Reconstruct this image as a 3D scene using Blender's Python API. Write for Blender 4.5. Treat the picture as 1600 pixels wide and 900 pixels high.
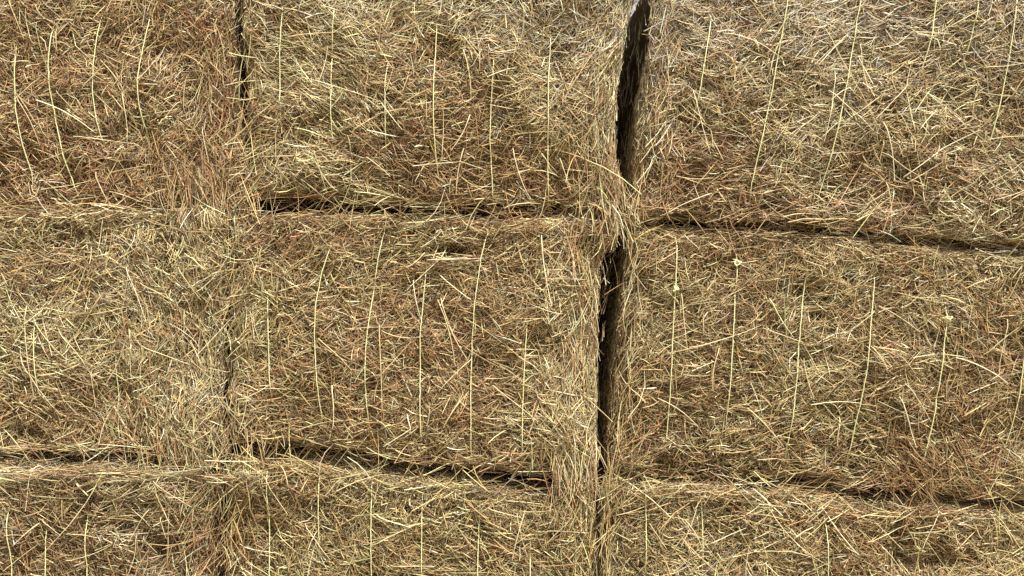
import bpy, math, random
import numpy as np

# ------------------------------------------------------------------ camera, sky, sun
sc = bpy.context.scene
for o in list(bpy.data.objects):
    bpy.data.objects.remove(o)
COL = sc.collection
ZC = 1.31            # eye height
DIST = 2.8
cam_d = bpy.data.cameras.new("camera")
cam_d.sensor_width = 36.0
cam_d.lens = 36.0 * DIST / 3.2
cam_d.clip_end = 3000
cam_d.clip_start = 0.05
cam = bpy.data.objects.new("camera", cam_d)
cam.location = (0, -DIST, ZC)
cam.rotation_euler = (math.radians(90), 0, 0)
COL.objects.link(cam)
sc.camera = cam

SUN_EL, SUN_AZ = 60.0, 26.0      # azimuth: degrees left(-)/right(+) of straight behind the camera
w = bpy.data.worlds.new("World")
sc.world = w
w.use_nodes = True
nt = w.node_tree
bg = nt.nodes['Background']
sky = nt.nodes.new('ShaderNodeTexSky')
sky.sky_type = 'NISHITA'
sky.sun_disc = False
sky.sun_elevation = math.radians(SUN_EL)
sky.sun_rotation = math.radians(180 - SUN_AZ)
sky.air_density = 1.0
sky.dust_density = 8.0
# thin bright cloud over the blue, denser in banks
tco = nt.nodes.new('ShaderNodeTexCoord')
cn = nt.nodes.new('ShaderNodeTexNoise'); cn.inputs['Scale'].default_value = 2.2; cn.inputs['Detail'].default_value = 6
nt.links.new(tco.outputs['Generated'], cn.inputs['Vector'])
cm = nt.nodes.new('ShaderNodeMapRange')
cm.inputs[1].default_value = .35; cm.inputs[2].default_value = .6; cm.inputs[3].default_value = .7; cm.inputs[4].default_value = .9
nt.links.new(cn.outputs[0], cm.inputs[0])
cx_ = nt.nodes.new('ShaderNodeMix'); cx_.data_type = 'RGBA'
nt.links.new(cm.outputs[0], cx_.inputs[0]); nt.links.new(sky.outputs[0], cx_.inputs[6])
cx_.inputs[7].default_value = (7.6, 7.5, 7.4, 1)
nt.links.new(cx_.outputs[2], bg.inputs[0])
bg.inputs[1].default_value = 0.085
sl = bpy.data.lights.new("sun", 'SUN')
sl.energy = 5.0
sl.angle = math.radians(1.0)
sl.color = (1.0, 0.965, 0.89)
sun = bpy.data.objects.new("sun", sl)
# direction towards the sun
az = math.radians(SUN_AZ); el = math.radians(SUN_EL)
from mathutils import Vector
d = Vector((math.sin(az) * math.cos(el), -math.cos(az) * math.cos(el), math.sin(el)))
sun.rotation_euler = d.to_track_quat('Z', 'Y').to_euler()
sun.location = (2, -5, 6)
COL.objects.link(sun)
sc.view_settings.view_transform = 'Standard'
sc.view_settings.look = 'None'
sc.view_settings.gamma = 1
sc.view_settings.exposure = 0.73

rng = np.random.default_rng(11)
random.seed(5)

# ------------------------------------------------------------------ helpers
def wx(px): return (np.asarray(px, float) - 800.0) / 500.0
def wz(py): return ZC + (450.0 - np.asarray(py, float)) / 500.0

_perm = np.random.default_rng(3).random((64, 64, 64)).astype(np.float32)
def vnoise(p, scale, seed=0):
    """smooth value noise 0..1 at points p (n,3); scale = feature size in metres"""
    q = p / scale + seed * 7.31 + 500.0
    i = np.floor(q).astype(int)
    f = q - i
    f = f * f * (3 - 2 * f)
    r = 0
    for dx in (0, 1):
        for dy in (0, 1):
            for dz in (0, 1):
                wgt = (f[:, 0] if dx else 1 - f[:, 0]) * (f[:, 1] if dy else 1 - f[:, 1]) * (f[:, 2] if dz else 1 - f[:, 2])
                r = r + wgt * _perm[(i[:, 0] + dx) % 64, (i[:, 1] + dy) % 64, (i[:, 2] + dz + seed * 13) % 64]
    return r

def fnoise(p, scale, seed=0):
    return (vnoise(p, scale, seed) + .5 * vnoise(p, scale * .47, seed + 3) + .25 * vnoise(p, scale * .22, seed + 5)) / 1.75

def blob(px, py, spots):
    """sum of soft spots (x, y, rx, ry, weight) given on the front of the stack"""
    s = np.zeros(len(px))
    for (x, y, rx, ry, k) in spots:
        s += k * np.exp(-(((px - x) / rx) ** 2 + ((py - y) / ry) ** 2))
    return s

# local hay colour (brown / bleached / green), with light on ledges and edges painted in, positions along the front
BROWN = [(90, 220, 110, 80, .3), (60, 290, 140, 40, .6), (320, 160, 55, 130, .75), (330, 70, 45, 40, .6),
         (700, 70, 60, 60, .35), (610, 250, 160, 70, .45), (760, 280, 170, 60, .55), (950, 250, 30, 120, .3),
         (1130, 280, 150, 60, .6), (1440, 300, 120, 70, .6), (1480, 90, 60, 30, .3), (1060, 170, 30, 120, .3),
         (480, 370, 90, 30, .5), (700, 560, 200, 90, .45), (480, 620, 110, 50, .55), (620, 500, 120, 60, .3), (780, 400, 90, 40, .5),
         (90, 430, 90, 40, .5), (120, 650, 130, 50, .35), (1120, 400, 160, 40, .5), (1080, 600, 140, 90, .45), (1330, 720, 160, 50, .55),
         (1500, 640, 90, 120, .45), (1550, 480, 70, 60, .4), (1180, 760, 160, 25, .4), (480, 790, 110, 40, .4), (700, 850, 160, 50, .3),
         (150, 850, 190, 70, .9), (280, 860, 60, 60, .6), (1000, 800, 80, 60, .35), (1330, 840, 120, 50, .4), (880, 830, 70, 60, .4)]
PALE = [(460, 90, 120, 130, .6), (640, 30, 200, 40, .45), (940, 90, 50, 120, .4), (1300, 30, 330, 60, .75), (1540, 90, 120, 90, .5),
        (290, 650, 75, 110, 1.0), (120, 540, 200, 70, .35), (380, 480, 60, 100, .45), (900, 600, 45, 160, 1.1), (330, 380, 90, 60, .45), (1250, 180, 100, 70, .3),
        (980, 330, 30, 50, .4), (170, 760, 150, 25, .6), (600, 770, 160, 25, .3), (500, 480, 120, 60, .2), (1400, 560, 150, 90, .2), (1120, 650, 60, 60, .2)]  # ledge of the bottom-left bale: daylight painted in as paler straw
GREEN = [(700, 405, 45, 18, 1.3), (450, 90, 90, 90, .35), (420, 500, 60, 120, .4), (860, 480, 50, 120, .3), (600, 350, 120, 40, .2), (1250, 560, 100, 120, .3), (1050, 700, 60, 40, .4), (1330, 120, 120, 80, .2), (480, 760, 80, 60, .3)]
GREY = [(1300, -10, 420, 90, 1.3), (860, 30, 120, 50, .7), (1020, 60, 30, 60, .8), (560, 0, 200, 25, .4), (250, 880, 90, 50, .3)]  # bleaching, plus sky light on upper edges and gap side painted as grey
# direction of the stems: (x, y, rx, ry, degrees, strength)
FLOW = [(320, 180, 45, 170, 78, 1.6), (300, 320, 70, 60, 95, 1.6), (280, 560, 80, 200, 100, 1.9), (390, 500, 45, 130, 65, 1.2), (345, 640, 40, 90, 88, 1.6),
        (900, 560, 48, 230, 96, 2.2), (955, 150, 35, 180, 80, 1.8), (1030, 220, 45, 130, 80, 1.8), (975, 350, 45, 60, 100, 2.0),
        (470, 90, 120, 130, -28, 1.5), (400, 230, 40, 100, 55, 1.2), (60, 330, 300, 12, 0, 2.0), (200, 745, 200, 30, 8, 1.6), (100, 560, 120, 50, -25, .8),
        (990, 600, 40, 150, 65, 1.2), (1440, 720, 60, 60, -65, .9), (620, 260, 200, 50, -8, .8), (1250, 60, 100, 70, 25, 1.0), (1100, 660, 100, 50, -12, .8),
        (600, 720, 200, 20, 10, .7), (1560, 720, 60, 100, 60, 1.0), (370, 820, 40, 90, 80, 1.0), (700, 405, 60, 20, 8, 1.6), (930, 840, 35, 90, 85, 1.0),
        (1250, 300, 120, 40, 15, .8), (1450, 60, 150, 60, 10, .8), (1200, 740, 200, 20, 5, .7)]
# hollows: (x, y, rx, ry, depth m)
PITS = [(704, 392, 26, 8, .075), (1272, 494, 10, 7, .05), (1300, 520, 16, 7, .03), (1035, 722, 12, 8, .05), (1205, 325, 30, 12, .04),
        (446, 322, 56, 11, .11), (590, 327, 50, 8, .055), (700, 330, 40, 7, .05), (1060, 345, 30, 8, .05), (1240, 352, 60, 8, .05),
        (1560, 387, 60, 7, .04), (1430, 378, 60, 7, .035), (410, 700, 60, 8, .07), (500, 712, 60, 8, .06), (640, 725, 60, 7, .06), (560, 718, 60, 7, .05),
        (740, 738, 60, 8, .05), (820, 752, 40, 8, .05), (1240, 755, 80, 8, .05), (1350, 775, 70, 8, .05), (1440, 775, 30, 7, .06), (1540, 785, 50, 8, .06),
        (120, 712, 100, 5, .035), (263, 855, 22, 26, .06), (1450, 875, 60, 14, .04), (369, 130, 7, 90, .03), (343, 830, 8, 90, .05), (1400, 850, 14, 40, .03),
        (935, 850, 8, 60, .06), (350, 600, 8, 90, .015), (1480, 150, 25, 14, .03), (1490, 225, 25, 10, .03), (700, 500, 40, 14, .015), (205, 815, 24, 14, .04)]
BUMPS = [(330, 330, 60, 70, .05), (300, 660, 60, 80, .04), (905, 700, 45, 90, .045), (975, 340, 28, 45, .03), (640, 180, 160, 90, .02), (170, 745, 170, 22, .03)]

class Bale:
    def __init__(s, tl, tr, br, bl, y0=0.0, bow_l=0, bow_r=0, seed=0, twx=()):
        s.c = [(wx(p[0]), wz(p[1])) for p in (tl, tr, br, bl)]
        s.hx = .25 * ((s.c[1][0] - s.c[0][0]) + (s.c[2][0] - s.c[3][0]))
        s.hz = .25 * ((s.c[0][1] - s.c[3][1]) + (s.c[1][1] - s.c[2][1]))
        s.hy = 1.15
        s.close_l = s.close_r = 0.0
        s.y0 = y0; s.bl = bow_l / 500; s.br = bow_r / 500; s.seed = seed
        s.r = .062
        s.twx = twx      # twine tracks: arrays of (px,py)
    def warp(s, p):
        u = p[:, 0] / s.hx; v = p[:, 2] / s.hz
        a = (1 - u) / 2; b = (1 + u) / 2; t = (1 + v) / 2; q = (1 - v) / 2
        (ax, az_), (bx, bz), (cx, cz), (dx, dz) = s.c
        X = t * (a * ax + b * bx) + q * (b * cx + a * dx)
        Z = t * (a * az_ + b * bz) + q * (b * cz + a * dz)
        vv = np.clip(1 - v * v, 0, 1)
        X = X + vv * (np.clip(a, 0, 1) * s.bl + np.clip(b, 0, 1) * s.br)
        dep = 1 - np.exp(-np.clip(p[:, 1] + s.hy, 0, 9) / .3)
        X = X + dep * (b * s.close_r - a * s.close_l)
        Z = Z - dep * q * .014          # the pressed hay sags on to the bale below
        return np.stack([X, p[:, 1] + s.hy + s.y0, Z], 1)
    def unwarp(s, X, Z):
        p = np.zeros((len(X), 3))
        for _ in range(12):
            q = s.warp(p)
            p[:, 0] += X - q[:, 0]; p[:, 2] += Z - q[:, 2]
        return p[:, 0], p[:, 2]
    def on(s, p, h, front_only=False):
        """project box-space points to the rounded, lumpy surface and lift them by h; returns world points and normals"""
        lim = np.array([s.hx - s.r, s.hy - s.r, s.hz - s.r])
        inner = np.clip(p, -lim, lim)
        dlt = p - inner
        n = np.linalg.norm(dlt, axis=1)
        n[n < 1e-6] = 1e-6
        nrm = dlt / n[:, None]
        base = inner + nrm * s.r
        wbase = s.warp(base)
        px = wbase[:, 0] * 500 + 800; py = 450 - (wbase[:, 2] - ZC) * 500
        fr = np.clip(-nrm[:, 1], 0, 1)
        disp = (fnoise(wbase, .19, s.seed) - .5) * .075 + (fnoise(wbase, .055, s.seed + 2) - .5) * .034
        disp *= .35 + .65 * fr
        # pillow shape of the pressed end
        disp += fr * .02 * (1 - (base[:, 0] / s.hx) ** 4) * (1 - (base[:, 2] / s.hz) ** 2)
        g = np.zeros(len(p))
        for t in s.twx:
            tx = np.interp(py, t[:, 1], t[:, 0])
            g += np.exp(-((px - tx) / 13.0) ** 2)
        disp -= fr * g * .012
        disp -= fr ** .5 * blob(px, py, PITS)
        disp += fr * blob(px, py, BUMPS)
        out = base + nrm * (disp + h)[:, None]
        return s.warp(out), nrm, px, py, g * fr

def mesh_obj(name, V, F, mat, parent=None, smooth=True, col=None, quads=None):
    me = bpy.data.meshes.new(name)
    V = np.ascontiguousarray(V, np.float32)
    me.vertices.add(len(V)); me.vertices.foreach_set("co", V.ravel())
    F = np.ascontiguousarray(F, np.int32)
    k = F.shape[1]
    me.loops.add(F.size); me.loops.foreach_set("vertex_index", F.ravel())
    me.polygons.add(len(F)); me.polygons.foreach_set("loop_start", np.arange(0, F.size, k, dtype=np.int32))
    if smooth: me.polygons.foreach_set("use_smooth", np.ones(len(F), bool))
    if col is not None:
        at = me.color_attributes.new("tint", 'FLOAT_COLOR', 'POINT')
        c4 = np.ones((len(V), 4), np.float32); c4[:, :3] = col
        at.data.foreach_set("color", c4.ravel())
    me.update()
    me.materials.append(mat)
    o = bpy.data.objects.new(name, me)
    COL.objects.link(o)
    if parent: o.parent = parent
    return o

def local(o, root):
    """object-space vertices relative to the thing's base"""
    me = o.data
    a = np.empty(len(me.vertices) * 3, np.float32); me.vertices.foreach_get("co", a)
    a = a.reshape(-1, 3) - np.array(root.location, np.float32)
    me.vertices.foreach_set("co", a.ravel()); me.update()

# ------------------------------------------------------------------ materials
def mat_straw(name, spec=.35, rough=.5, trans=.08):
    m = bpy.data.materials.new(name); m.use_nodes = True
    n = m.node_tree; b = n.nodes['Principled BSDF']; out = n.nodes['Material Output']
    at = n.nodes.new('ShaderNodeAttribute'); at.attribute_name = 'tint'
    tc = n.nodes.new('ShaderNodeTexCoord')
    no = n.nodes.new('ShaderNodeTexNoise'); no.inputs['Scale'].default_value = 90; no.inputs['Detail'].default_value = 2
    n.links.new(tc.outputs['Object'], no.inputs['Vector'])
    rp = n.nodes.new('ShaderNodeMapRange'); rp.inputs[1].default_value = .3; rp.inputs[2].default_value = .7
    rp.inputs[3].default_value = .72; rp.inputs[4].default_value = 1.12
    n.links.new(no.outputs[0], rp.inputs[0])
    mx = n.nodes.new('ShaderNodeVectorMath'); mx.operation = 'SCALE'
    n.links.new(at.outputs['Color'], mx.inputs[0]); n.links.new(rp.outputs[0], mx.inputs['Scale'])
    n.links.new(mx.outputs[0], b.inputs['Base Color'])
    b.inputs['Roughness'].default_value = rough
    b.inputs['Specular IOR Level'].default_value = spec
    tr = n.nodes.new('ShaderNodeBsdfTranslucent'); n.links.new(mx.outputs[0], tr.inputs[0])
    ms = n.nodes.new('ShaderNodeMixShader'); ms.inputs[0].default_value = trans
    n.links.new(b.outputs[0], ms.inputs[1]); n.links.new(tr.outputs[0], ms.inputs[2])
    n.links.new(ms.outputs[0], out.inputs[0])
    return m
M_STRAW = mat_straw('dry_straw')

def mat_core():  # base colour darkened to put shade into the voids between stems
    m = bpy.data.materials.new('pressed_hay'); m.use_nodes = True
    n = m.node_tree; b = n.nodes['Principled BSDF']
    tc = n.nodes.new('ShaderNodeTexCoord')
    mp = n.nodes.new('ShaderNodeMapping'); mp.inputs['Scale'].default_value = (1, 1, 3.5)
    n.links.new(tc.outputs['Object'], mp.inputs[0])
    no = n.nodes.new('ShaderNodeTexNoise'); no.inputs['Scale'].default_value = 45; no.inputs['Detail'].default_value = 6; no.inputs['Distortion'].default_value = 1.5
    n.links.new(mp.outputs[0], no.inputs['Vector'])
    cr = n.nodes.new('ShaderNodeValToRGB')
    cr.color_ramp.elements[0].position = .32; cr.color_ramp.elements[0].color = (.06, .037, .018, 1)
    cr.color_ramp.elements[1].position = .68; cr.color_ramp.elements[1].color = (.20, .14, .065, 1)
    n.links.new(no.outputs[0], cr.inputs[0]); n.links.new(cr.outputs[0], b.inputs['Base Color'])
    bp = n.nodes.new('ShaderNodeBump'); bp.inputs['Strength'].default_value = 1; bp.inputs['Distance'].default_value = .012
    n.links.new(no.outputs[0], bp.inputs['Height']); n.links.new(bp.outputs[0], b.inputs['Normal'])
    b.inputs['Roughness'].default_value = .9; b.inputs['Specular IOR Level'].default_value = .1
    return m
M_CORE = mat_core()

def mat_twine():
    m = bpy.data.materials.new('baling_twine'); m.use_nodes = True
    n = m.node_tree; b = n.nodes['Principled BSDF']
    tc = n.nodes.new('ShaderNodeTexCoord')
    wv = n.nodes.new('ShaderNodeTexWave'); wv.bands_direction = 'DIAGONAL'; wv.inputs['Scale'].default_value = 55; wv.inputs['Distortion'].default_value = 1.5
    n.links.new(tc.outputs['Object'], wv.inputs['Vector'])
    cr = n.nodes.new('ShaderNodeValToRGB')
    cr.color_ramp.elements[0].color = (.54, .54, .27, 1); cr.color_ramp.elements[1].color = (.70, .69, .39, 1)
    n.links.new(wv.outputs[0], cr.inputs[0]); n.links.new(cr.outputs[0], b.inputs['Base Color'])
    b.inputs['Roughness'].default_value = .45
    return m
M_TWINE = mat_twine()

# ------------------------------------------------------------------ straw generator
PAL = np.array([[.74, .62, .37],     # pale stem
                [.585, .44, .225],     # golden
                [.385, .25, .125],    # brown
                [.40, .225, .12],    # reddish brown leaf
                [.48, .44, .22],    # greenish
                [.61, .56, .46],     # bleached grey
                [.14, .09, .05],     # dark rotten leaf
                [.86, .775, .53]])   # very pale shiny stem
TONE = np.ones(3)
def tints(n, px, py, pos, rg):
    nz = (fnoise(pos, .16, 21) - .5)
    n2 = (fnoise(pos, .09, 31) - .5)
    br = np.clip(blob(px, py, BROWN) + 1.6 * nz, 0, 1.4)
    pa = np.clip(blob(px, py, PALE) - 1.4 * nz, 0, 1.4)
    gn = np.clip(blob(px, py, GREEN) + 1.5 * n2, 0, 1.3)
    gy = np.clip(blob(px, py, GREY), 0, 1.2)
    one = np.ones(n)
    W = np.stack([.85 * one + 1.3 * pa, 1.0 * one, .75 * one + 2.2 * br, .20 * one + 1.9 * br, .34 * one + 1.4 * gn,
                  .14 * one + 3.2 * gy, .42 * one + .5 * br, .26 * one + .9 * pa], 1)
    W /= W.sum(1)[:, None]
    cs = W.cumsum(1)
    k = (rg.random(n)[:, None] > cs).sum(1).clip(0, len(PAL) - 1)
    c = PAL[k] * (np.clip(rg.lognormal(-.12, .34, n), .35, 1.35))[:, None]
    c *= 1 + rg.normal(0, .035, (n, 3))
    c *= TONE
    return np.clip(c, .01, .88)

def flow_angle(px, py, pos, rg, side=None):
    n = len(px)
    base = (fnoise(pos, .13, 41) - .5) * 5.2            # coherent clumps
    strength = np.full(n, .55)
    vx = np.cos(2 * base) * strength * .9 + .12; vy = np.sin(2 * base) * strength * .9
    for (x, y, rx, ry, a, k) in FLOW:
        g = .66 * k * np.exp(-(((px - x) / rx) ** 2 + ((py - y) / ry) ** 2))
        vx += g * np.cos(2 * math.radians(a)); vy += g * np.sin(2 * math.radians(a))
    mean = .5 * np.arctan2(vy, vx)
    mag = np.hypot(vx, vy)
    sd = 1.3 / (1 + 1.2 * mag)
    ang = mean + rg.normal(0, 1, n) * sd
    u = rg.random(n) < .2
    ang[u] = rg.uniform(0, math.pi, u.sum())
    return ang

GAPS = [([-60, 0, 80, 150, 220, 300], [1012, 1008, 997, 983, 977, 980], [10, 10, 14, 17, 15, 5]),
        ([395, 450, 600, 715, 745], [958, 953, 944, 938, 937], [13, 15, 10, 6, 2])]
JOINTS = [([34, 60, 180, 200, 232], [370, 369, 371, 372, 374], [2, 5, 6, 7, 3]),
          ([560, 600, 720, 735], [352, 351, 350, 349], [1.5, 3, 4, 2]), ([752, 800, 900, 990], [348, 347, 346, 346], [2, 4, 4, 4]),
          ([770, 830, 990], [934, 933, 932], [2, 4, 4])]
SEAMS = [([400, 430, 470, 560, 700, 780, 950], [316, 321, 323, 326, 331, 335, 340], [4, 8, 6, 4.5, 5, 2.5, 2]),
         ([1030, 1060, 1200, 1400, 1600], [346, 346, 351, 374, 388], [1, 7, 7, 8, 9]),
         ([356, 400, 500, 640, 740, 820, 880], [698, 702, 711, 724, 739, 757, 785], [3, 7, 7, 6, 6, 5, 2]),
         ([1000, 1040, 1100, 1250, 1400, 1550, 1640], [733, 736, 742, 755, 776, 787, 792], [1, 4, 3, 5, 6, 6, 4]),
         ([-60, 120, 250, 300], [709, 714, 728, 735], [3, 4, 3, 1]), ([-60, 200, 330], [325, 325, 326], [2, 1.5, 1])]
def in_gap(pts, n):
    px = pts[..., 0] * 500 + 800; py = 450 - (pts[..., 2] - ZC) * 500
    hit = np.zeros(n, bool)
    for ys, xs, hs in GAPS:
        c = np.interp(py, ys, xs); h_ = np.interp(py, ys, hs)
        hit |= ((abs(px - c) < h_) & (py > ys[0]) & (py < ys[-1])).any(1)
    hit &= rng.random(n) < .96
    soft = np.zeros(n, bool)
    for ys, xs, hs in JOINTS:
        if ys[0] > 500: hs = [.6 * v for v in hs]
        soft |= ((abs(px - np.interp(py, ys, xs)) < np.interp(py, ys, hs) * .6) & (py > ys[0]) & (py < ys[-1])).any(1)
    for xs, ys, hs in SEAMS:
        soft |= ((abs(py - np.interp(px, xs, ys)) < np.interp(px, xs, hs) * .6) & (px > xs[0]) & (px < xs[-1])).any(1)
    return hit | (soft & (rng.random(n) < .7))

def straw_batch(bale, p0, ang_tangent, L, W, h, slope, bend, flat, tint, K, follow=1.0, sides=3, kink=None):
    """K rings per stem; p0 box-space centre points on the surface. Returns V, F, colours"""
    n = len(L)
    lim = np.array([bale.hx - bale.r, bale.hy - bale.r, bale.hz - bale.r])
    inner = np.clip(p0, -lim, lim); nr = p0 - inner
    nr /= np.maximum(np.linalg.norm(nr, axis=1), 1e-6)[:, None]
    # tangent frame: e1 horizontal-ish, e2 up-ish
    up = np.tile([0., 0., 1.], (n, 1))
    flatn = np.abs(nr[:, 2]) > .75
    up[flatn] = [0, 1, 0]
    e1 = np.cross(up, -nr); bad = np.linalg.norm(e1, axis=1) < 1e-3; e1[bad] = [1, 0, 0]
    e1 = -e1 / np.linalg.norm(e1, axis=1)[:, None]
    e1[nr[:, 1] < -.1] *= np.sign(e1[nr[:, 1] < -.1, 0])[:, None] + (e1[nr[:, 1] < -.1, 0] == 0)[:, None]
    e2 = np.cross(e1, nr); e2 *= np.where((e2 * up).sum(1) < 0, -1, 1)[:, None]
    dr = e1 * np.cos(ang_tangent)[:, None] + e2 * np.sin(ang_tangent)[:, None]
    sd = -e1 * np.sin(ang_tangent)[:, None] + e2 * np.cos(ang_tangent)[:, None]
    pts = []
    ts = np.linspace(-.5, .5, K)
    nrms = None
    # one common lift for the stem so stiff stems bridge the lumps instead of hugging them
    for t in ts:
        off = bend * L * (t * t * 4 - .5)
        if kink is not None: off = off + kink * L * np.maximum(t, 0)
        P = p0 + dr * (t * L)[:, None] + sd * off[:, None]
        Wd, nm, px, py, g = bale.on(P, h + slope * L * t)
        pts.append(Wd)
        if abs(t) < .3 or nrms is None: nrms = nm
    pts = np.stack(pts, 1)                     # n,K,3
    keep = ~in_gap(pts, n)
    pts = pts[keep]; nrms = nrms[keep]; W = W[keep]; tint = tint[keep]; n = len(pts)
    if follow < 1:
        a = pts[:, :1]; b = pts[:, -1:]
        line = a + (b - a) * (ts + .5)[None, :, None]
        pts = pts * follow + line * (1 - follow)
        if K > 2:
            line_m = line + (pts - line)
    dd = pts[:, -1] - pts[:, 0]; dd /= np.maximum(np.linalg.norm(dd, axis=1), 1e-6)[:, None]
    S = np.cross(dd, nrms); S /= np.maximum(np.linalg.norm(S, axis=1), 1e-6)[:, None]
    N = np.cross(S, dd)
    tap = np.interp(ts, [-.5, -.2, .3, .5], [.8, 1, .9, .35])
    roll = rng.uniform(0, 2 * math.pi, n)
    V = np.empty((n, K, sides, 3), np.float32)
    for j in range(sides):
        a = 2 * math.pi * j / sides
        ca = np.cos(a); sa = np.sin(a) * flat
        ox = (ca * np.cos(roll * 1) - sa * np.sin(roll)) ; oy = (ca * np.sin(roll) + sa * np.cos(roll))
        o = S * ox[:, None] + N * oy[:, None]
        V[:, :, j] = pts + o[:, None, :] * (W[:, None] * tap[None, :])[:, :, None]
    idx = np.arange(n * K * sides).reshape(n, K, sides)
    F = []
    for r in range(K - 1):
        for j in range(sides):
            j2 = (j + 1) % sides
            F.append(np.stack([idx[:, r, j], idx[:, r, j2], idx[:, r + 1, j2], idx[:, r + 1, j]], 1))
    F = np.concatenate(F, 0)
    # the stem's nodes and ends are a little different in colour
    C = np.repeat(tint[:, None, :], K * sides, 1).reshape(-1, 3)
    return V.reshape(-1, 3), F, C

class Acc:
    def __init__(s): s.V = []; s.F = []; s.C = []; s.n = 0
    def add(s, t):
        V, F, C = t
        s.V.append(V); s.F.append(F + s.n); s.C.append(C); s.n += len(V)
    def out(s): return np.concatenate(s.V), np.concatenate(s.F), np.concatenate(s.C)

def front_points(b, dens, rg, rect=(-140, -90, 1760, 985)):
    """random box-space points on the front face inside the rectangle seen"""
    n = int(dens * 4 * b.hx * b.hz)
    x = rg.uniform(-b.hx, b.hx, n); z = rg.uniform(-b.hz, b.hz, n)
    p = np.stack([x, np.full(n, -b.hy), z], 1)
    q = b.warp(p)
    px = q[:, 0] * 500 + 800; py = 450 - (q[:, 2] - ZC) * 500
    k = (px > rect[0]) & (px < rect[2]) & (py > rect[1]) & (py < rect[3])
    return p[k], px[k], py[k], q[k]

def over_twine(b, px, py):
    m = np.zeros(len(px), bool)
    for t, v in zip(b.twx, b.vis):
        m |= (abs(px - np.interp(py, t[:, 1], t[:, 0])) < 22) & (py > v[0]) & (py < v[1])
    return m

def fill(b, acc, p, px, py, q, rg, kind):
    n = len(p)
    if n == 0: return
    ang = flow_angle(px, py, q, rg)
    col = tints(n, px, py, q, rg)
    pit = blob(px, py, PITS)
    shag = np.clip(.5 + 1.5 * (fnoise(q, .12, 51) - .5) * 2 + .5 * blob(px, py, PALE) - .45 * blob(px, py, BROWN), 0, 1)
    r_ = rg.random(n)
    if kind == 'under':      # short broken bits pressed into the face, many seen end-on
        L = rg.uniform(.008, .042, n); W = rg.uniform(.0008, .0021, n)
        h = rg.uniform(-.018, .002, n); sl = rg.normal(0, .42, n); be = rg.normal(0, .06, n)
        acc.add(straw_batch(b, p, ang + rg.normal(0, .4, n), L, W, h, sl, be, .75, col, 2))
    elif kind == 'chaff':    # crushed flakes
        L = rg.uniform(.004, .014, n); W = rg.uniform(.0014, .0034, n)
        h = rg.uniform(-.012, .004, n); kp = rg.random(n) < 1.1 - .7 * shag
        acc.add(straw_batch(b, p[kp], rg.uniform(0, 3.1, kp.sum()), L[kp], W[kp], h[kp], rg.normal(0, .3, kp.sum()), np.zeros(kp.sum()), .3, col[kp], 2))
    elif kind == 'mid':
        L = np.clip(rg.lognormal(-3.15, .5, n), .016, .17) * (.75 + .6 * shag); W = rg.uniform(.0007, .0018, n) * np.where(rg.random(n) < .06, 1.5, 1)
        h = rg.uniform(-.010, .007, n) + .004 * shag; sl = rg.normal(0, .14, n); be = rg.normal(0, .07, n)
        kp = (pit < .045) & (r_ < .45 + .55 * shag)
        acc.add(straw_batch(b, p[kp], ang[kp], L[kp], W[kp], h[kp], sl[kp], be[kp], .7, col[kp], 3, kink=rg.normal(0, .14, kp.sum())))
    elif kind == 'over':
        L = np.clip(rg.lognormal(-2.78, .45, n), .025, .22); W = rg.uniform(.0009, .0018, n)
        h = rg.uniform(.002, .014, n); sl = rg.normal(0, .11, n); be = rg.normal(0, .06, n)
        col = np.clip(col * 1.08, 0, .88)
        kp = (pit < .03) & ~(over_twine(b, px, py) & (rg.random(n) < .45)) & (r_ < .3 + .8 * shag)
        acc.add(straw_batch(b, p[kp], ang[kp], L[kp], W[kp], h[kp], sl[kp], be[kp], .85, col[kp], 4, follow=.6))
    elif kind == 'leaf':     # flat grass blades
        L = np.clip(rg.lognormal(-2.9, .45, n), .02, .18); W = rg.uniform(.0014, .0032, n)
        h = rg.uniform(-.008, .006, n); sl = rg.normal(0, .12, n); be = rg.normal(0, .13, n)
        kp = pit < .045
        acc.add(straw_batch(b, p[kp], ang[kp], L[kp], W[kp], h[kp], sl[kp], be[kp], .18, col[kp], 4, kink=rg.normal(0, .3, kp.sum())))

def other_face(b, acc, axis, sign, dens, rg, ymax=2.3, K=2, L0=.06):
    lo = np.array([-b.hx, -b.hy, -b.hz]); hi = -lo; hi[1] = -b.hy + ymax
    ext = hi - lo
    ar = np.prod([ext[i] for i in range(3) if i != axis])
    n = int(dens * ar)
    p = lo + rg.random((n, 3)) * ext
    p[:, axis] = sign * abs(lo[axis])
    q = b.warp(p)
    px = q[:, 0] * 500 + 800; py = 450 - (q[:, 2] - ZC) * 500
    col = tints(n, px, py, q, rg)
    if axis == 2 and sign > 0 and b.seed < 3: col = col * .6 + .4 * np.array([.60, .55, .44]) * rg.uniform(.7, 1.15, n)[:, None]
    ang = rg.normal(1.3 if axis == 0 else 0, .7, n)
    acc.add(straw_batch(b, p, ang, rg.uniform(.6, 1.8, n) * L0, rg.uniform(.0012, .0024, n), rg.uniform(-.004, .014, n),
                        rg.normal(0, .16, n), rg.normal(0, .06, n), .6, col, K))

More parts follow.
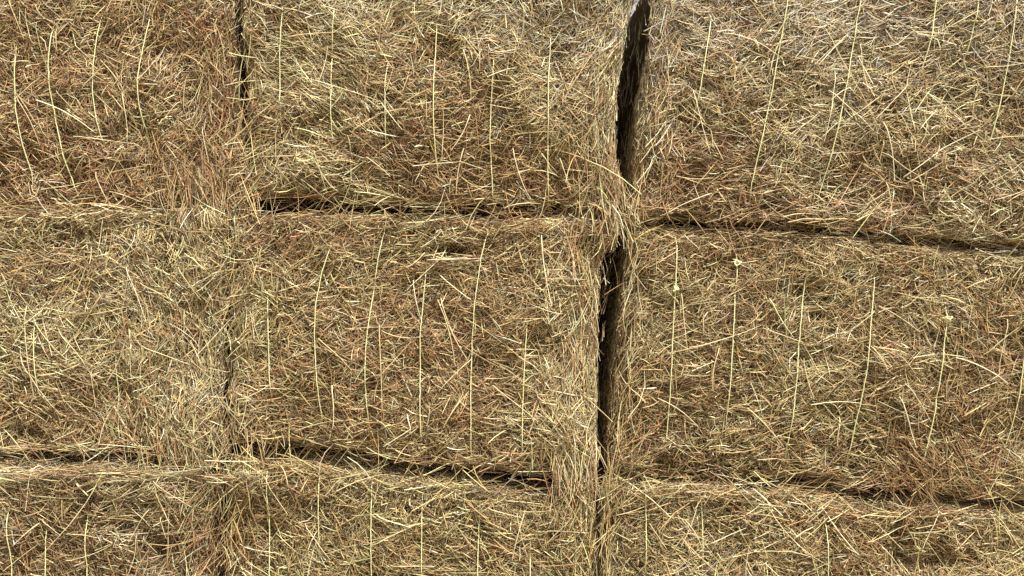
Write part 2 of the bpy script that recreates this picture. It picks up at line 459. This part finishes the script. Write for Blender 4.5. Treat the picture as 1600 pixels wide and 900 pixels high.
def hang(b, acc, spots, rg):
    """tufts that spill over: (x, y, rx, ry, degrees, spread, count, lift)"""
    for (x, y, rx, ry, a, sp, cnt, lift) in spots:
        px = x + rg.normal(0, rx, cnt); py = y + rg.normal(0, ry, cnt)
        X, Z = b.unwarp(wx(px), wz(py))
        p = np.stack([X, np.full(cnt, -b.hy), Z], 1)
        q = b.warp(p)
        col = np.clip(tints(cnt, px, py, q, rg) * 1.05, 0, .88)
        L = np.clip(rg.lognormal(-2.3, .35, cnt), .05, .22)
        acc.add(straw_stiff(b, q, math.radians(a) + rg.normal(0, sp, cnt), L, rg.uniform(.0008, .0018, cnt), -rg.uniform(0, lift, cnt), col, rg))

def straw_stiff(b, q, ang, L, W, dy, col, rg, K=4, sides=3):
    n = len(L)
    tilt = rg.normal(0, .18, n)
    dr = np.stack([np.cos(ang), tilt, np.sin(ang)], 1); dr /= np.linalg.norm(dr, axis=1)[:, None]
    sd = np.stack([-np.sin(ang), np.zeros(n), np.cos(ang)], 1)
    c = q.copy(); c[:, 1] += dy - .012
    ts = np.linspace(-.5, .5, K); bend = rg.normal(0, .06, n)
    pts = np.stack([c + dr * (t * L)[:, None] + sd * (bend * L * (4 * t * t - .5))[:, None] for t in ts], 1)
    kp = ~in_gap(pts, n)
    pts = pts[kp]; dr = dr[kp]; sd = sd[kp]; W = W[kp]; col = col[kp]; n = len(pts)
    N = np.cross(dr, sd)
    V = np.empty((n, K, sides, 3), np.float32)
    tap = np.interp(ts, [-.5, -.2, .3, .5], [.8, 1, .9, .35]); roll = rg.uniform(0, 6.28, n)
    for j in range(sides):
        a = 2 * math.pi * j / sides + roll
        o = sd * np.cos(a)[:, None] + N * np.sin(a)[:, None]
        V[:, :, j] = pts + o[:, None, :] * (W[:, None] * tap[None])[:, :, None]
    idx = np.arange(n * K * sides).reshape(n, K, sides)
    F = np.concatenate([np.stack([idx[:, r, j], idx[:, r, (j + 1) % sides], idx[:, r + 1, (j + 1) % sides], idx[:, r + 1, j]], 1)
                        for r in range(K - 1) for j in range(sides)], 0)
    return V.reshape(-1, 3), F, np.repeat(col[:, None, :], K * sides, 1).reshape(-1, 3)

# ------------------------------------------------------------------ parts
def core_mesh(b):
    def lin(h, n):
        e = np.array([0, .25, .5, .75, 1]) * b.r
        return np.concatenate([-h + e[:-1], np.linspace(-h + b.r, h - b.r, n), (h - e[:-1])[::-1]])
    xs = lin(b.hx, 70); zs = lin(b.hz, 44); ys = lin(b.hy, 26)
    V = []; F = []; off = 0
    for axis, A, B in ((1, xs, zs), (0, ys, zs), (2, xs, ys)):
        for sg in (-1, 1):
            g1, g2 = np.meshgrid(A, B, indexing='ij')
            P = np.empty(g1.shape + (3,))
            if axis == 1: P[..., 0] = g1; P[..., 2] = g2; P[..., 1] = sg * b.hy
            if axis == 0: P[..., 1] = g1; P[..., 2] = g2; P[..., 0] = sg * b.hx
            if axis == 2: P[..., 0] = g1; P[..., 1] = g2; P[..., 2] = sg * b.hz
            idx = off + np.arange(g1.size).reshape(g1.shape)
            f = np.stack([idx[:-1, :-1], idx[1:, :-1], idx[1:, 1:], idx[:-1, 1:]], -1).reshape(-1, 4)
            flip = (axis == 1 and sg == 1) or (axis == 0 and sg == -1) or (axis == 2 and sg == -1)
            if flip: f = f[:, ::-1]
            V.append(P.reshape(-1, 3)); F.append(f); off += g1.size
    P = np.concatenate(V); F = np.concatenate(F)
    key = np.round(P * 1e5).astype(np.int64)
    _, first, inv = np.unique(key, axis=0, return_index=True, return_inverse=True)
    inv = inv.ravel(); P = P[first]; F = inv[F]
    Wd, *_ = b.on(P, np.full(len(P), -.022))
    return Wd, F

def tube(pts, r, sides=7, squash=1.0):
    pts = np.asarray(pts, float); n = len(pts)
    T = np.gradient(pts, axis=0); T /= np.maximum(np.linalg.norm(T, axis=1), 1e-9)[:, None]
    ref = np.array([1., .05, .02])
    A = np.cross(T, ref); A /= np.maximum(np.linalg.norm(A, axis=1), 1e-6)[:, None]
    B = np.cross(T, A)
    r = np.broadcast_to(r, (n,))
    V = np.stack([pts + r[:, None] * (A * math.cos(2 * math.pi * j / sides) * squash + B * math.sin(2 * math.pi * j / sides)) for j in range(sides)], 1)
    idx = np.arange(n * sides).reshape(n, sides)
    F = np.concatenate([np.stack([idx[:-1, j], idx[:-1, (j + 1) % sides], idx[1:, (j + 1) % sides], idx[1:, j]], 1) for j in range(sides)])
    return V.reshape(-1, 3), F

def twine(b, track, y_top, y_bot, root, rg, lift=.006):
    """one loop of twine round the bale; shows between y_top and y_bot, sunk in the hay elsewhere"""
    track = np.asarray(track, float)
    zt = b.hz; zb = -b.hz
    # box-space x of the twine over the height
    zs = np.linspace(b.hz, -b.hz, 70)
    X0 = np.full(70, np.interp(.5, [0, 1], [0, 0]))
    q = b.warp(np.stack([np.zeros(70), np.full(70, -b.hy), zs], 1))
    py = 450 - (q[:, 2] - ZC) * 500
    tx = np.interp(py, track[:, 1], track[:, 0])
    X, Z = b.unwarp(wx(tx), wz(py))
    P = np.stack([X, np.full(70, -b.hy), zs], 1)
    vis = 1 / (1 + np.exp(-(py - y_top) / 12.0)) / (1 + np.exp((py - y_bot) / 12.0))
    W0, nm, px, pyy, g = b.on(P, np.zeros(70))
    # tight string: smooth the lumps it bridges
    yy = W0[:, 1].copy()
    k = np.exp(-np.linspace(-2, 2, 17) ** 2); k /= k.sum()
    ys = np.convolve(np.pad(yy, 8, mode='edge'), k, 'valid')
    dip = np.clip((vnoise(np.stack([W0[:, 0], W0[:, 2], W0[:, 0] * 0], 1), .055, b.seed + 9) - .68) * 3.2, 0, 1)   # stretches where hay lies over the string
    W0[:, 1] = ys - (lift + .012) * vis + .014 * (1 - vis) + .013 * dip * vis
    W0[:, 0] += rg.normal(0, .0004, 70)
    # over the top, down the back and home underneath
    xt, xb = X[0], X[-1]
    yb = np.linspace(-b.hy + .05, b.hy - .05, 12)
    top = b.on(np.stack([np.full(12, xt), yb, np.full(12, zt)], 1), np.full(12, .0))[0]
    back = b.on(np.stack([np.linspace(xt, xb, 8), np.full(8, b.hy), np.linspace(zt - .05, zb + .05, 8)], 1), np.full(8, .002))[0]
    bot = b.on(np.stack([np.full(12, xb), yb[::-1], np.full(12, zb)], 1), np.full(12, .0))[0]
    pts = np.concatenate([W0[2:-2][::-1], top, back, bot, W0[-3:-2]])
    V, F = tube(pts, .0016, 6)
    o = mesh_obj('twine', V, F, M_TWINE, root)
    local(o, root)
    return o, W0, py

def knot(W0, py, y, tw, root, rg, size=.013):
    i = int(np.argmin(abs(py - y)))
    c = W0[i] + np.array([0, -.006, 0])
    V = []; F = []; n = 0
    t = np.linspace(0, 2 * math.pi, 50)
    a1, a2, a3 = rg.uniform(0, 6, 3)
    pts = np.stack([np.sin(2 * t + a1) * size * .55 + np.sin(5 * t) * size * .16, np.cos(3 * t + a2) * size * .4, np.cos(3 * t + a3) * size * .5 + np.sin(t) * size * .2], 1) + c
    v, f = tube(pts, .0020, 6); V.append(v); F.append(f + n); n += len(v)
    for q_ in range(4):                                                   # frayed loose ends
        dx = rg.uniform(-.030, .014); dz = rg.uniform(-.004, .018)
        e = np.stack([np.linspace(0, dx, 6), np.linspace(0, rg.uniform(-.004, .006), 6), np.linspace(0, dz, 6) + np.sin(np.linspace(0, 3, 6)) * .003], 1) + c
        v, f = tube(e, np.linspace(.0016, .0005, 6), 5); V.append(v); F.append(f + n); n += len(v)
    o = mesh_obj('knot', np.concatenate(V), np.concatenate(F), M_TWINE, tw)
    local(o, root)
    return o

def stalk(b, root, pxy, rg, rad=.0019, tint=None, lift=.016, label=None):
    """one long single stem lying on the face through the given points"""
    pxy = np.asarray(pxy, float)
    m = 9
    s = np.linspace(0, 1, m); sp = np.linspace(0, 1, len(pxy))
    if len(pxy) == 2:
        d_ = pxy[1] - pxy[0]; nn = np.array([-d_[1], d_[0]]) * rg.normal(0, .035)
        px = pxy[0, 0] + d_[0] * s + nn[0] * 4 * s * (1 - s); py = pxy[0, 1] + d_[1] * s + nn[1] * 4 * s * (1 - s)
    else:
        px = np.interp(s, sp, pxy[:, 0]); py = np.interp(s, sp, pxy[:, 1])
    X, Z = b.unwarp(wx(px), wz(py))
    P = np.stack([X, np.full(m, -b.hy), Z], 1)
    Wd = b.on(P, np.full(m, lift))[0]
    line = Wd[0] + (Wd[-1] - Wd[0]) * s[:, None]
    Wd[:, 1] = .35 * Wd[:, 1] + .65 * np.minimum(line[:, 1], Wd[:, 1].mean()) - .003
    Wd[0, 1] += .012
    rr = rad * np.interp(s, [0, .5, 1], [1, .92, .55])
    V, F = tube(Wd, rr, 5)
    if tint is None:
        tint = PAL[rg.choice([0, 2, 1, 4, 0])] * rg.uniform(.85, 1.1)
    o = mesh_obj('stalk', V, F, M_STRAW, root, col=np.clip(np.tile(tint, (len(V), 1)), 0, .88))
    local(o, root)
    return o

# ------------------------------------------------------------------ ground
def ground():
    n = 90
    g = np.sinh(np.linspace(-6.2, 6.2, n)) / math.sinh(6.2) * 900
    X, Y = np.meshgrid(g, g, indexing='ij')
    Z = np.where(np.hypot(X, Y) > 6, (np.sin(X * .05) + np.cos(Y * .043)) * .12, 0)
    V = np.stack([X, Y, Z], -1).reshape(-1, 3)
    i = np.arange(n * n).reshape(n, n)
    F = np.stack([i[:-1, :-1], i[1:, :-1], i[1:, 1:], i[:-1, 1:]], -1).reshape(-1, 4)
    m = bpy.data.materials.new('dry_field'); m.use_nodes = True
    t = m.node_tree; b = t.nodes['Principled BSDF']
    tc = t.nodes.new('ShaderNodeTexCoord'); no = t.nodes.new('ShaderNodeTexNoise')
    no.inputs['Scale'].default_value = 3; no.inputs['Detail'].default_value = 9
    t.links.new(tc.outputs['Object'], no.inputs['Vector'])
    cr = t.nodes.new('ShaderNodeValToRGB')
    cr.color_ramp.elements[0].position = .35; cr.color_ramp.elements[0].color = (.12, .09, .05, 1)
    cr.color_ramp.elements[1].position = .65; cr.color_ramp.elements[1].color = (.36, .29, .16, 1)
    t.links.new(no.outputs[0], cr.inputs[0]); t.links.new(cr.outputs[0], b.inputs['Base Color'])
    b.inputs['Roughness'].default_value = .95
    o = mesh_obj('ground', V, F, m)
    o['kind'] = 'structure'
ground()

# ------------------------------------------------------------------ the nine bales
def T(*a): return np.array(a, float)
# tracks: (points, visible from, visible to, knot y or None)
BALES = [
 dict(tl=(-105, -100), tr=(370, -104), br=(398, 328), bl=(-115, 334), y0=.01, bow_r=-8,
      label='left bale of the top row with dark reddish brown bottom edge',
      tw=[((-58, 60), (-50, 260)), ((18, 60), (18, 125), (21, 170), (28, 220), (40, 270)), ((74, 40), (71, 100), (73, 140), (80, 190), (92, 240), (110, 300)),
          ((150, 20), (142, 100), (141, 150), (146, 190), (158, 250)), ((230, 20), (220, 80), (216, 130), (217, 170), (226, 220)), ((300, 20), (298, 200))],
      vis=[(60, 260), (90, 268), (60, 298), (45, 200), (40, 190), (900, 901)]),
 dict(tl=(376, -108), close=(0, .030), tr=(998, -80), br=(966, 330), bl=(402, 316), y0=-.02, bow_r=-20, bow_l=-6,
      label='middle bale of the top row, wide and pale, with six faint vertical twines',
      tw=[((443, 30), (440, 90), (439, 130), (440, 190), (446, 225)), ((527, 10), (523, 80), (522, 140), (522, 215)), ((614, 90), (609, 140), (609, 200), (608, 260)),
          ((691, 40), (687, 130), (687, 200), (690, 250), (694, 295)), ((782, 100), (777, 170), (775, 220), (777, 270), (779, 325)), ((873, 60), (869, 130), (868, 200), (867, 260), (868, 320))],
      vis=[(40, 190), (30, 210), (120, 220), (55, 260), (105, 318), (70, 308)]),
 dict(close=(.020, 0), tl=(1023, -76), tr=(1688, -104), br=(1690, 394), bl=(990, 346), y0=-.02, bow_l=0,
      label='right bale of the top row with pale grey top and leaning twines',
      tw=[((1104, 30), (1092, 90), (1084, 140), (1074, 200)), ((1226, -20), (1210, 70), (1195, 160), (1180, 230), (1166, 300)), ((1343, -20), (1330, 50), (1315, 130), (1300, 200), (1290, 250), (1276, 310)),
          ((1462, -20), (1450, 60), (1438, 105), (1428, 160), (1412, 240)), ((1530, -20), (1514, 60), (1500, 130), (1480, 220)), ((1590, -20), (1578, 60), (1562, 150), (1550, 200), (1536, 270))],
      vis=[(40, 170), (-30, 300), (-30, 295), (-30, 110), (10, 95), (-30, 200)]),
 dict(tl=(-125, 320), tr=(362, 326), br=(342, 728), bl=(-125, 710), y0=.0, bow_r=2,
      label='left bale of the middle row, shaggy pale straw hanging down its right side',
      tw=[((-70, 400), (-65, 650)), ((10, 400), (8, 650)), ((52, 480), (55, 560), (58, 620)), ((120, 400), (124, 680)), ((180, 400), (182, 680)), ((250, 400), (252, 680))],
      vis=[(450, 600), (900, 901), (505, 600), (900, 901), (560, 690), (900, 901)]),
 dict(close=(0, .012), tl=(368, 336), tr=(968, 342), br=(930, 752), bl=(360, 704), y0=-.015, bow_r=-14, bow_l=-4,
      label='central bale of the stack with a small dark green hollow near its top',
      tw=[((419, 470), (421, 520), (423, 600), (426, 640)), ((518, 390), (505, 430), (496, 480), (494, 530), (497, 600), (503, 660)), ((602, 360), (592, 410), (583, 470), (577, 520), (574, 560), (574, 610), (577, 660)),
          ((669, 425), (664, 470), (660, 520), (660, 600), (661, 680)), ((767, 355), (756, 400), (746, 470), (742, 530), (740, 600), (740, 700)), ((829, 500), (825, 560), (822, 620), (820, 700))],
      vis=[(480, 625), (393, 655), (362, 650), (430, 672), (360, 692), (508, 690)]),
 dict(close=(.010, 0), tl=(992, 352), tr=(1700, 388), br=(1705, 796), bl=(948, 736), y0=-.01, bow_l=2,
      label='right bale of the middle row with pale twine knots on its face',
      tw=[((1053, 400), (1049, 470), (1045, 540), (1041, 620), (1036, 710)), ((1149, 425), (1143, 500), (1137, 580), (1132, 660)), ((1258, 435), (1248, 510), (1242, 570), (1235, 640), (1227, 710)),
          ((1366, 440), (1356, 510), (1348, 580), (1338, 640), (1326, 715)), ((1478, 485), (1467, 560), (1458, 620), (1445, 690), (1438, 725)), ((1602, 500), (1590, 590), (1582, 650), (1570, 720))],
      vis=[(405, 700), (422, 650), (438, 705), (445, 712), (486, 718), (510, 670)],
      knots={1: 424, 4: 488, 0: 466}),
 dict(tl=(-120, 716), tr=(344, 738), br=(346, 1105), bl=(-120, 1100), y0=-.045, bow_r=0,
      label='left bale of the bottom row with pale matted top edge and thin twines',
      tw=[((-40, 780), (-36, 980)), ((22, 800), (27, 860), (30, 1000)), ((79, 800), (81, 1000)), ((142, 800), (145, 1000)), ((214, 800), (216, 1000)), ((284, 800), (286, 1000))],
      vis=[(830, 980), (812, 980), (835, 980), (825, 980), (2000, 2001), (2000, 2001)]),
 dict(tl=(352, 712), tr=(928, 782), br=(930, 1105), bl=(350, 1105), y0=-.02,
      label='middle bale of the bottom row with straight evenly spaced twines',
      tw=[((417, 740), (420, 830), (422, 1000)), ((499, 740), (498, 800), (496, 1000)), ((580, 740), (580, 830), (581, 1000)), ((660, 760), (659, 840), (659, 1000)),
          ((750, 760), (747, 840), (744, 1000)), ((830, 760), (826, 1000))],
      vis=[(765, 980), (755, 850), (758, 980), (782, 980), (782, 980), (840, 980)]),
 dict(tl=(946, 744), tr=(1705, 806), br=(1705, 1105), bl=(940, 1105), y0=-.02,
      label='right bale of the bottom row, tangled straw nearly hiding its twines',
      tw=[((1010, 760), (1008, 1000)), ((1097, 780), (1101, 1000)), ((1196, 780), (1201, 1000)), ((1290, 790), (1294, 1000)), ((1405, 800), (1403, 1000)), ((1520, 800), (1518, 1000))],
      vis=[(775, 880), (810, 870), (900, 980), (822, 980), (2000, 2001), (2000, 2001)]),
]
HANG = {0: [(330, 300, 36, 26, 95, .32, 260, .035), (345, 350, 26, 24, 100, .45, 130, .03), (335, 150, 14, 60, 85, .6, 110, .015)],
        1: [(975, 322, 20, 26, 98, .35, 170, .03), (940, 230, 12, 70, 80, .4, 90, .012), (430, 318, 40, 8, 60, .6, 40, .02), (650, 328, 90, 8, 20, .6, 90, .02), (392, 230, 10, 60, 50, .6, 80, .015)],
        2: [(1030, 60, 10, 40, 70, .6, 35, .012), (1020, 200, 10, 60, 75, .5, 60, .012), (1250, 340, 150, 9, 10, .6, 90, .02)],
        3: [(280, 685, 42, 28, 97, .36, 260, .035), (230, 640, 30, 50, 100, .5, 100, .02), (330, 470, 18, 80, 80, .6, 110, .02), (90, 708, 110, 7, 0, .5, 120, .02), (130, 330, 130, 6, 3, .4, 180, .012)],
        4: [(900, 740, 24, 30, 97, .28, 230, .04), (912, 560, 15, 105, 94, .42, 300, .025), (388, 470, 20, 55, 60, .5, 110, .02), (640, 725, 140, 8, 20, .6, 110, .02), (400, 690, 30, 18, 100, .5, 70, .02), (560, 342, 130, 6, 10, .7, 120, .012), (820, 346, 90, 6, 0, .7, 80, .012)],
        5: [(975, 560, 14, 110, 70, .4, 160, .02), (1300, 760, 160, 9, 10, .6, 170, .02), (1430, 750, 30, 20, -60, .4, 90, .03), (1150, 366, 100, 5, 0, .7, 60, .012), (1450, 398, 120, 5, -4, .7, 60, .012)],
        6: [(170, 738, 130, 7, 6, .35, 260, .025), (320, 790, 24, 40, 60, .6, 90, .02)],
        7: [(480, 722, 90, 7, -6, .7, 110, .014), (720, 752, 100, 7, -8, .7, 110, .014), (365, 840, 16, 50, 75, .5, 80, .02), (900, 830, 20, 40, 85, .4, 80, .02)],
        8: [(1100, 762, 90, 7, 0, .7, 120, .014), (1400, 795, 150, 7, -4, .7, 150, .014), (950, 830, 10, 60, 80, .5, 70, .02), (950, 745, 10, 20, 80, .5, 50, .03)]}
# single stems that stand out in the tangle, by bale
STALKS = {0: [((28, 155), (68, 235)), ((115, 218), (215, 232)), ((60, 162), (150, 212)), ((150, 275), (172, 330)), ((285, 165), (262, 195)), ((318, 205), (330, 262)), ((198, 150), (205, 230))],
          1: [((458, 65), (530, 60), (560, 40)), ((480, 130), (600, 168)), ((560, 215), (600, 190)), ((655, 270), (730, 262), (770, 275)), ((735, 240), (722, 310)), ((800, 145), (850, 125)), ((812, 240), (840, 320)), ((505, 145), (520, 80)), ((605, 170), (640, 215)), ((745, 190), (715, 245))],
          2: [((1275, 52), (1345, 190)), ((1352, 195), (1400, 145), (1408, 110)), ((1404, 283), (1460, 240), (1515, 212)), ((1265, 110), (1310, 62)), ((1470, 50), (1513, 26)), ((1290, 120), (1272, 230)), ((1365, 200), (1385, 290)), ((1540, 320), (1598, 298)), ((1280, 150), (1345, 215)), ((1100, 310), (1020, 345)), ((1590, 160), (1598, 260)), ((1070, 150), (1095, 250)), ((1120, 60), (1200, 95)), ((1375, 290), (1380, 370))],
          3: [((332, 512), (372, 470), (414, 425)), ((325, 500), (412, 440)), ((345, 545), (380, 450)), ((128, 534), (160, 532)), ((60, 500), (110, 560)), ((150, 580), (156, 640)), ((100, 520), (160, 605)), ((205, 420), (240, 505)), ((40, 560), (95, 640)), ((180, 640), (215, 700)), ((48, 480), (62, 620))],
          4: [((693, 468), (735, 565)), ((688, 470), (716, 575)), ((740, 565), (692, 612)), ((800, 548), (845, 549)), ((650, 440), (662, 500)), ((598, 510), (604, 640)), ((524, 605), (526, 672)), ((775, 605), (845, 660)), ((642, 650), (648, 672), (605, 700)), ((640, 455), (690, 408), (760, 405)), ((850, 370), (866, 480)), ((900, 400), (908, 470)), ((690, 430), (740, 470)), ((665, 402), (700, 396), (742, 402)), ((672, 408), (735, 404)), ((690, 384), (680, 410)), ((702, 386), (694, 408)), ((668, 396), (640, 420))],
          5: [((1257, 634), (1335, 632)), ((1057, 460), (1066, 550)), ((1116, 543), (1104, 612)), ((1195, 468), (1232, 530)), ((1260, 625), (1245, 560)), ((1305, 655), (1300, 700)), ((1400, 600), (1440, 660)), ((1070, 545), (1180, 510)), ((1365, 480), (1425, 520)), ((1390, 620), (1418, 700)), ((1560, 500), (1545, 590)), ((1480, 560), (1560, 600)), ((1160, 640), (1215, 700))],
          6: [((178, 742), (128, 812), (85, 858)), ((76, 712), (62, 790)), ((314, 735), (362, 778)), ((375, 848), (345, 832)), ((245, 790), (215, 840)), ((80, 810), (45, 842)), ((265, 800), (272, 835))],
          7: [((378, 722), (420, 745), (455, 800)), ((378, 850), (440, 862)), ((414, 708), (416, 750)), ((437, 720), (458, 755)), ((590, 800), (645, 817)), ((720, 730), (770, 752)), ((815, 750), (870, 770)), ((820, 795), (800, 870)), ((480, 815), (520, 870))],
          8: [((1195, 790), (1290, 880)), ((1180, 765), (1215, 800)), ((1090, 770), (1060, 850)), ((1460, 795), (1430, 850)), ((1280, 790), (1330, 860)), ((1100, 850), (1160, 820)), ((1540, 790), (1590, 860)), ((1030, 765), (1080, 740)), ((1370, 850), (1405, 890))]}

for i, D in enumerate(BALES):
    # the faces bulge a little towards the viewer, so the tracks measured on the flat plane move in by 1 %
    D['tw'] = [tuple((800 + (p[0] - 800) * .99, p[1]) for p in t) for t in D['tw']]
    rg = np.random.default_rng(100 + i)
    b = Bale(D['tl'], D['tr'], D['br'], D['bl'], D['y0'], D.get('bow_l', 0), D.get('bow_r', 0), seed=i,
             twx=[T(*t) for t in D['tw']])
    b.vis = D['vis']
    b.close_l, b.close_r = D.get('close', (0, 0))
    root = bpy.data.objects.new('hay_bale', None)
    COL.objects.link(root)
    cx = sum(c[0] for c in b.c) / 4; zlo = min(c[1] for c in b.c)
    root.location = (cx, b.y0 + b.hy, zlo)
    root.empty_display_size = .2
    root['label'] = D['label']; root['category'] = 'hay bale'; root['group'] = 'hay bales stacked in three rows'
    TONE = np.array([(.99, .93, .88), (1.01, .99, .93), (1.0, .98, .97), (1, .99, .93), (.98, .95, .87), (.92, .89, .81), (.86, .85, .80), (.93, .93, .82), (.97, .95, .86)][i])
    V, F = core_mesh(b)
    o = mesh_obj('pressed_core', V, F, M_CORE, root); local(o, root)
    acc = Acc()
    for kind, dens in (('under', 12500), ('chaff', 4000), ('mid', 14300), ('leaf', 2000), ('over', 1650)):
        fill(b, acc, *front_points(b, dens, rg), rg, kind)
    # faces that turn into the joints, the tops, the outer ends
    inner_gap = {1: 1, 4: 1, 7: 1, 2: -1, 5: -1, 8: -1}.get(i)
    if inner_gap: other_face(b, acc, 0, inner_gap, 12000, rg, ymax=.6, L0=.05); other_face(b, acc, 0, inner_gap, 1500, rg, ymax=2.3, L0=.07)
    if i in (0, 3, 6): other_face(b, acc, 0, 1, 3000, rg, ymax=.2); other_face(b, acc, 0, -1, 900, rg, L0=.09)
    if i in (1, 4, 7): other_face(b, acc, 0, -1, 3000, rg, ymax=.2)
    if i in (2, 5, 8): other_face(b, acc, 0, 1, 900, rg, L0=.09)
    other_face(b, acc, 2, -1, 7000, rg, ymax=.12, L0=.05)
    if i < 3:
        other_face(b, acc, 2, 1, 9000, rg, ymax=.2, K=3); other_face(b, acc, 2, 1, 1500, rg, ymax=2.3, L0=.09)
    else:
        other_face(b, acc, 2, 1, 11000, rg, ymax=.16, L0=.05)
    V, F, C = acc.out()
    o = mesh_obj('straw', V, F, M_STRAW, root, col=C, smooth=True); local(o, root); o['kind'] = 'stuff'
    acc = Acc(); hang(b, acc, HANG[i], rg)
    V, F, C = acc.out()
    o = mesh_obj('hanging_straw', V, F, M_STRAW, root, col=C); local(o, root); o['kind'] = 'stuff'
    for k, tr in enumerate(D['tw']):
        v = D['vis'][k]
        tw, W0, py = twine(b, tr, v[0] - 16, v[1] + 14, root, rg)
        if k in D.get('knots', {}):
            knot(W0, py, D['knots'][k], tw, root, rg, size=.012 if k == 0 else .015)
    for s in STALKS[i]:
        stalk(b, root, s, rg, rad=rg.uniform(.0011, .0017), tint=PAL[rg.choice([0, 7])] * rg.uniform(.9, 1.1))
    p, px, py, q = front_points(b, 90, rg, rect=(0, 0, 1600, 900))
    for j in range(min(30, len(p))):
        a = flow_angle(px[j:j+1], py[j:j+1], q[j:j+1], rg)[0]
        Lh = rg.uniform(16, 42)
        dx, dy = math.cos(a) * Lh, -math.sin(a) * Lh
        stalk(b, root, ((px[j] - dx, py[j] - dy), (px[j] + dx, py[j] + dy)), rg, rad=rg.uniform(.0010, .0017))
tri = sum(sum(len(p.vertices) - 2 for p in o.data.polygons[:1]) * len(o.data.polygons) for o in COL.objects if o.type == 'MESH')
print('triangles', tri, 'objects', len(COL.objects))
